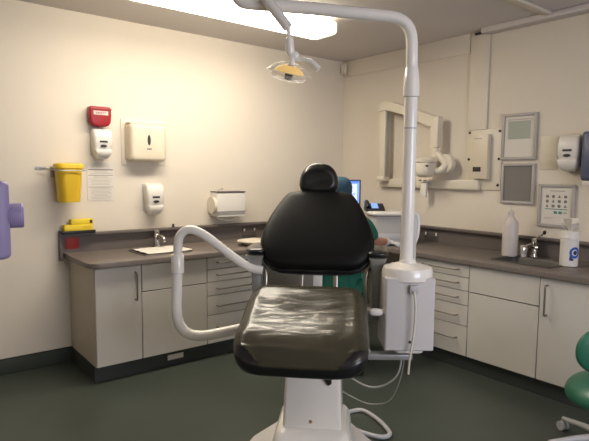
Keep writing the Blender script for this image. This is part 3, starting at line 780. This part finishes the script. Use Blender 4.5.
# grey upright behind pole
q = MB(); q.box(.030, .052, .06, .09, 1.0, 1.27, .004); q.build('side_upright', 'grey_pl', U)
q = MB(); q.tube([(.046, .075, 1.13), (.058, .07, 1.18), (.058, .07, 1.26), (.042, .075, 1.28)], .011, 12, smooth=4); q.build('handpiece', 'white', U)
# hose on the front of the box
q = MB(); q.box(-.012, .030, -.115, -.088, .905, .945, .004); q.build('hose_clip', 'grey_pl', U)
q = MB(); q.tube([(.006, -.12, .92), (.014, -.125, .84), (.012, -.122, .74), (.004, -.12, .66), (-.006, -.12, .58), (-.010, -.12, .51)], .0055, 10, smooth=8); q.build('hose', 'hose', U)
# bracket to chair
q = MB(); q.box(-.25, .03, -.03, .03, .545, .575, .006); q.box(-.42, -.18, -.02, .04, .55, .60, .01); q.build('mounting_arm', 'greyalu', U)
q = MB(); q.sell(.035, .02, .018, 2.5, 2.5, Matrix.Translation((-.165, -.06, .80))); q.cyl((-.165, -.06, .80), (-.12, -.05, .80), .012, 12); q.build('side_knob', 'white', U)

# cables on the floor and hanging (left of the post)
def pv(u, v, z): x, y = plan(u, v); return (x, y, z)
def cable(pts, r, label, m='cable'):
    o = MB().tube([pv(*p) for p in pts], r, 10, smooth=10).build('cable', m); return tag(o, label, 'cable')
cable([(.24, 2.85, .42), (.30, 2.82, .37), (.40, 2.75, .335), (.48, 2.70, .36), (.54, 2.63, .45), (.56, 2.62, .57)], .005, 'thin grey cable looping under the supply box, higher of two')
cable([(.24, 2.92, .26), (.34, 2.95, .19), (.44, 2.92, .16), (.53, 2.80, .23), (.565, 2.70, .38), (.575, 2.62, .57)], .0035, 'thin dark grey cable hanging below the looped one', 'greyalu')
cable([(.27, 3.02, .06), (.34, 3.12, .015), (.43, 3.15, .014), (.50, 3.05, .014), (.545, 2.92, .014), (.545, 2.84, .014), (.48, 2.82, .014), (.36, 2.90, .014), (.27, 2.96, .05)], .013, 'thick pale cable curling on the floor beside the pedestal', 'grey_pl')

# ------------------------------------------------------------------ green operator stool
sx_, sy_ = plan(1.66, 2.66)
t = thing('operator_stool', (sx_, sy_, 0), -YAW, 'green padded operator stool on castors in front of the right cupboards', 'stool')
q = MB(); q.sell(.205, .20, .085, 2.3, 2.2, fn=lambda v: Vector((v.x, v.y, v.z-.03*(v.x/.2)**2))); q.build('seat', 'greenvinyl', t, loc=(0, 0, .355), sharp=80)
q = MB(); q.sell(.185, .05, .135, 2.2, 2.2, fn=lambda v: Vector((v.x, v.y-.05*(v.x/.2)**2, v.z))); q.build('backrest', 'greenvinyl', t, loc=(.02, .03, .555), rot=(0, 0, -.3), sharp=80)
MB().tube([(0, .0, .30), (0, .16, .30), (0, .17, .5), (.02, .08, .57)], .014, 12, bend=.05).build('back_bracket', 'steel', t)
MB().cyl((0, 0, .09), (0, 0, .31), .025, 20).build('gas_lift', 'steel', t)
for k in range(5):
    a = math.radians(-146+72*k+180)
    q = MB(); q.tube([(0, 0, .11), (.15*math.cos(a), .15*math.sin(a), .095), (.30*math.cos(a), .30*math.sin(a), .07)], [.022, .012], 12); lg = q.build('leg', 'grey_pl', t)
    c = Vector((.30*math.cos(a), .30*math.sin(a), .028)); d = Vector((-math.sin(a), math.cos(a), 0))
    q = MB(); q.cyl(c-d*.022, c-d*.006, .027, 18); q.cyl(c+d*.006, c+d*.022, .027, 18); q.cyl(c+Vector((0, 0, .0)), c+Vector((0, 0, .045)), .009, 10); q.build('castor', 'grey_pl', lg)

# ------------------------------------------------------------------ lavender panel at the left edge, on its own stand
t = thing('lavender_unit', (*plan(-1.268, 2.0), 0), -YAW+.5, 'lavender upright panel with a ribbed side knob at the left edge of the photo', 'equipment')
rr = []
for x in (-.02, .13, .150, .158):
    k = {-.02: 0, .13: 0, .150: .006, .158: .016}[x]
    rr.append([Vector((x, p[0], p[1])) for p in rrect(-.05+k, .05-k, 1.13+k, 1.44-k, .022-k*.8, 5)])
rr = [[Vector((-.15, p.y, p.z)) for p in rr[0]]] + rr
MB().rings(rr).build('panel', 'lavender', t)
q = MB(); q.lathe([(.046, 0), (.048, .004), (.049, .03), (.049, .050), (.046, .055), (.02, .057)], 32, mtx=Matrix.Translation((.152, 0, 1.30)) @ Matrix.Rotation(PI/2, 4, 'Y'))
q.build('knob', 'lavender', t)
q = MB()
for k in range(6): q.lathe([(.0485, 0), (.0498, .001), (.0498, .003), (.0485, .004)], 32, mtx=Matrix.Translation((.160+.007*k, 0, 1.30)) @ Matrix.Rotation(PI/2, 4, 'Y'))
q.build('knob_ribs', 'lavender', t)
MB().cyl((-.03, 0, .02), (-.03, 0, 1.14), .02, 16).build('pole', 'grey_pl', t)
MB().lathe([(.17, 0), (.17, .02), (.05, .04), (.02, .045)], 32, (-.03, 0, 0)).build('base', 'grey_pl', t)

# ------------------------------------------------------------------ seated person in green scrubs
def skin_mesh(name, verts, edges, radii, m, parent, root=0, levels=2):
    me = bpy.data.meshes.new(name); me.from_pydata([Vector(v) for v in verts], edges, [])
    o = bpy.data.objects.new(name+'_src', me); COL.objects.link(o)
    mod = o.modifiers.new('skin', 'SKIN'); mod.use_smooth_shade = True
    sv = me.skin_vertices[0].data
    for i, r in enumerate(radii):
        sv[i].radius = r if isinstance(r, tuple) else (r, r); sv[i].use_root = (i == root)
    s = o.modifiers.new('sub', 'SUBSURF'); s.levels = levels; s.render_levels = levels
    bpy.context.view_layer.update()
    nm = bpy.data.meshes.new_from_object(o.evaluated_get(bpy.context.evaluated_depsgraph_get()))
    bpy.data.objects.remove(o)
    nm.name = name; nm.materials.clear(); nm.materials.append(M[m])
    for p in nm.polygons: p.use_smooth = True
    r = bpy.data.objects.new(name, nm); COL.objects.link(r)
    if parent: r.parent = parent
    return r
PX, PY = plan(.340, 3.92)
person = thing('person', (PX, PY, 0), -YAW-.12, 'person in green scrubs and blue cap seated facing the monitor, seen from behind', 'person')
# local: +y faces the corner, x right.
J = dict(pel=(0, .0, .62), abd=(0, .01, .76), che=(0, .02, .98), nck=(0, .035, 1.16), nc2=(0, .05, 1.215),
         sR=(.185, .02, 1.105), eR=(.262, .05, .965), wR=(.365, .26, .945),
         sL=(-.165, .03, 1.105), eL=(-.24, .10, .88), wL=(-.14, .32, .90),
         hR=(.095, .03, .60), kR=(.16, .43, .60), aR=(.16, .40, .12), fR=(.17, .53, .05),
         hL=(-.095, .03, .60), kL=(-.16, .43, .60), aL=(-.16, .40, .12), fL=(-.17, .53, .05))
names = list(J); idx = {n: i for i, n in enumerate(names)}
E_ = [('pel', 'abd'), ('abd', 'che'), ('che', 'nck'), ('nck', 'nc2'), ('nck', 'sR'), ('sR', 'eR'), ('eR', 'wR'), ('nck', 'sL'), ('sL', 'eL'), ('eL', 'wL'),
      ('pel', 'hR'), ('hR', 'kR'), ('kR', 'aR'), ('aR', 'fR'), ('pel', 'hL'), ('hL', 'kL'), ('kL', 'aL'), ('aL', 'fL')]
rad = dict(pel=(.14, .10), abd=(.125, .095), che=(.145, .105), nck=(.06, .055), nc2=(.048, .048), sR=.055, eR=.042, wR=.027, sL=.055, eL=.042, wL=.027,
           hR=.08, kR=.058, aR=.04, fR=.036, hL=.08, kL=.058, aL=.04, fL=.036)
body = skin_mesh('body', [J[n] for n in names], [(idx[a], idx[b]) for a, b in E_], [rad[n] for n in names], 'skin', person)
# scrub tunic with short sleeves to the elbow, and trousers
def seg(a, b, t_): return tuple(J[a][i]*(1-t_)+J[b][i]*t_ for i in range(3))
V = [J['pel'], J['abd'], J['che'], (0, .03, 1.13), J['sR'], seg('sR', 'eR', .5), seg('sR', 'eR', .95), J['sL'], seg('sL', 'eL', .5), seg('sL', 'eL', .95), (0, 0, .565)]
skin_mesh('scrub_tunic', V, [(0, 1), (1, 2), (2, 3), (3, 4), (4, 5), (5, 6), (3, 7), (7, 8), (8, 9), (0, 10)], [(.175, .13), (.155, .12), (.168, .125), (.085, .075), .072, .066, .060, .072, .066, .060, (.185, .15)], 'scrub', person)
V = [(0, .0, .61), J['hR'], seg('hR', 'kR', .5), J['kR'], seg('kR', 'aR', .5), seg('kR', 'aR', .93), J['hL'], seg('hL', 'kL', .5), J['kL'], seg('kL', 'aL', .5), seg('kL', 'aL', .93)]
skin_mesh('scrub_trousers', V, [(0, 1), (1, 2), (2, 3), (3, 4), (4, 5), (0, 6), (6, 7), (7, 8), (8, 9), (9, 10)], [(.15, .11), .098, .088, .075, .066, .062, .098, .088, .075, .066, .062], 'scrub', person)
for s in (-1, 1):
    q = MB(); q.sell(.045, .12, .035, 2.6, 2.4, fn=lambda v: Vector((v.x, v.y, v.z*(1 if v.z < 0 else 1-.4*max(0, v.y)/.12)))); q.build('shoe', 'white', person, loc=(.165*s, .48, .038))
# head: joined to the neck, with a face turned towards the monitor
def headfn(v):
    x, y, z = v
    if z < 0: x *= 1-.28*(-z/.12)**1.5
    if z < -.02 and y < 0: y *= 1-.18*(-z/.12)
    # nose
    y += .022*math.exp(-(x/.013)**2-((z+.015)/.022)**2)*(1 if y > 0 else 0)
    y -= .010*math.exp(-((abs(x)-.03)/.015)**2-((z-.012)/.012)**2)*(1 if y > 0 else 0)
    y += .006*math.exp(-(x/.02)**2-((z+.055)/.010)**2)*(1 if y > 0 else 0)
    return Vector((x, y, z))
hz = 1.318
q = MB(); q.sell(.076, .098, .118, 2.1, 2.1, fn=headfn, nu=72, nv=56); q.tube([(0, -.01, -.15), (0, -.005, -.06)], [.052, .055], 20)
head = q.build('head', 'skin', person, loc=(0, .055, hz), sharp=80)
for s in (-1, 1):
    MB().sell(.011, .006, .006, 2, 2, nu=18, nv=10).build('eye', 'white', head, loc=(.03*s, .086, .012))
    MB().sell(.010, .018, .031, 2, 2, nu=20, nv=12).build('ear', 'skin', head, loc=(.077*s, -.005, -.005), rot=(0, 0, .25*s))
MB().sell(.022, .005, .006, 2, 2, nu=18, nv=8).build('mouth', 'sticker_red', head, loc=(0, .090, -.055))
q = MB(); q.sell(.074, .06, .06, 2, 2, nu=30, nv=16); q.build('hair', 'hair', head, loc=(0, -.035, -.045))
def capfn(v):
    x, y, z = v
    n = noise.noise(Vector((x*22, y*22, z*22)))*.005
    k = 1+n*6
    return Vector((x*k, y*k-.012*max(0, z)/.09, z*(1+n*2)))
q = MB(); q.sell(.088, .110, .094, 2.3, 2.3, fn=capfn, nu=56, nv=36)
bmv = [f for f in q.bm.faces if f.calc_center_median().z < -.062+(.07 if f.calc_center_median().y > .04 else 0)]
bmesh.ops.delete(q.bm, geom=bmv, context='FACES'); q.build('surgical_cap', 'cap', person, loc=(0, .037, hz+.045), sharp=80)
# hands: palm + five separate bent fingers each
def hand(name, wrist, direction, side, m, k=1.):
    d = Vector(direction).normalized(); up = Vector((0, 0, 1)); sd = d.cross(up).normalized(); up = sd.cross(d).normalized()
    W_ = Vector(wrist)
    def P(f, s, h): return tuple(W_+d*f*k+sd*(s*side*k)+up*h)
    V = [P(0, 0, 0), P(.035, 0, .002), P(.075, 0, .002)]; R = [(.022, .018), (.034, .016), (.036, .014)]; E = [(0, 1), (1, 2)]
    for s, ln in ((-.030, .062), (-.010, .074), (.011, .070), (.031, .054)):
        b = len(V)
        V += [P(.085, s, .003), P(.085+ln*.45, s*1.12, .004), P(.085+ln*.78, s*1.16, -.008), P(.085+ln, s*1.16, -.022)]
        R += [.0095, .0085, .0078, .0066]; E += [(2, b), (b, b+1), (b+1, b+2), (b+2, b+3)]
    b = len(V); V += [P(.030, -.034, -.004), P(.058, -.054, -.012), P(.080, -.060, -.020)]; R += [.0125, .0095, .0078]; E += [(1, b), (b, b+1), (b+1, b+2)]
    return skin_mesh(name, V, E, R, m, person, levels=2)
hand('hand', (J['wR'][0], J['wR'][1], J['wR'][2]+.008), (.85, .5, -.34), -1, 'glove', 1.12)['label'] = 'right hand in a white glove'
hand('hand', J['wL'], (.25, .95, -.05), 1, 'glove')['label'] = 'left hand in a white glove'
for jn, en in (('wR', 'eR'), ('wL', 'eL')):
    a_, b_ = Vector(J[jn]), Vector(J[en]); d_ = (b_-a_).normalized()
    MB().tube([a_-d_*.01, a_+d_*.05], [.031, .036], 18).build('glove_cuff', 'glove', person)

# stool under the person
t = thing('swivel_stool', (PX, PY, 0), -YAW, 'low dark stool under the seated person in scrubs', 'stool')
MB().lathe([(.16, 0), (.19, .012), (.195, .035), (.18, .055), (.02, .06)], 36, (0, .02, .42)).build('seat', 'black', t)
MB().cyl((0, .02, .06), (0, .02, .43), .025, 18).build('gas_lift', 'steel', t)
for k in range(5):
    a = math.radians(20+72*k)
    lg = MB().tube([(0, .02, .09), (.24*math.cos(a), .02+.24*math.sin(a), .06)], [.02, .012], 12).build('leg', 'grey_pl', t)
    c = Vector((.24*math.cos(a), .02+.24*math.sin(a), .027)); d = Vector((-math.sin(a), math.cos(a), 0))
    MB().cyl(c-d*.018, c+d*.018, .026, 16).cyl(c, c+Vector((0, 0, .04)), .008, 8).build('castor', 'blackpl', lg)

# ------------------------------------------------------------------ lights
def area(name, loc, rot, sx, sy, power, col):
    l = bpy.data.lights.new(name, 'AREA'); l.shape = 'RECTANGLE'; l.size = sx; l.size_y = sy; l.energy = power; l.color = col
    o = bpy.data.objects.new(name, l); COL.objects.link(o); o.location = loc; o.rotation_euler = rot; return o
area('fluorescent_light', (-2.05, -.985, H-.12), (0, 0, 0), 1.8, .22, 22, (1, .91, .79))
area('window_light', (-2.3, RY+.06, 1.6), (PI/2, 0, 0), 2.0, 1.1, 55, (.86, .88, 1))
# added unseen ceiling light, warm fill from the near half of the room
t = thing('ceiling_light', (-2.6, -4.9, H), 0, 'added unseen ceiling light giving warm fill over the near half of the room', 'ceiling light')
MB().box(-.95, .93, -.06, .06, -.03, -.001, .004).build('batten', 'white', t)
rr = []
for x in (-.94, 0, .90): rr.append([Vector((x, .10*math.cos(a), -.045+.043*math.sin(a))) for a in [2*PI*k/20 for k in range(20)]])
MB().rings(rr).build('diffuser', 'lightend', t)
area('added_rear_fill_light', (-2.6, -4.9, H-.11), (0, 0, 0), 1.8, .2, 20, (1, .91, .80))  # fill lamp added for the front-facing surfaces
w = bpy.data.worlds.new('world'); SC.world = w; w.use_nodes = True
w.node_tree.nodes['Background'].inputs['Color'].default_value = (.5, .5, .55, 1); w.node_tree.nodes['Background'].inputs['Strength'].default_value = .15

GROUPS = {'drawer_cabinet': 'base cabinets', 'sink_cabinet': 'base cabinets', 'door_cabinet': 'base cabinets', 'soap_dispenser': 'white soap dispensers on the walls',
          'yellow_pack': 'yellow packs on the black tray', 'framed_notice': 'silver framed notices on the right wall', 'wall_socket': 'steel double sockets', 'tap': 'chrome taps',
          'sink': 'worktop sinks', 'cable': 'cables beside the pedestal', 'ceiling_light': 'fluorescent ceiling lights'}
for o_ in bpy.data.objects:
    k_ = o_.name.split('.')[0]
    if o_.parent is None and k_ in GROUPS: o_['group'] = GROUPS[k_]

# ------------------------------------------------------------------ camera
cam = bpy.data.cameras.new('camera'); co_ = bpy.data.objects.new('camera', cam); COL.objects.link(co_)
pitch, roll = -.0901, .0095
F = Vector((math.cos(pitch)*math.sin(YAW), math.cos(pitch)*math.cos(YAW), math.sin(pitch)))
R = Vector((math.cos(YAW), -math.sin(YAW), 0)); Uv = R.cross(F)
R2 = R*math.cos(roll)+Uv*math.sin(roll); U2 = -R*math.sin(roll)+Uv*math.cos(roll)
co_.matrix_world = Matrix(((R2.x, U2.x, -F.x, CX), (R2.y, U2.y, -F.y, CY), (R2.z, U2.z, -F.z, CZ), (0, 0, 0, 1)))
cam.sensor_width = 36; cam.lens = 525.36/589*36; cam.clip_start = .02
SC.camera = co_
SC.view_settings.view_transform = 'Standard'
SC.view_settings.look = 'None'
SC.view_settings.exposure = 0
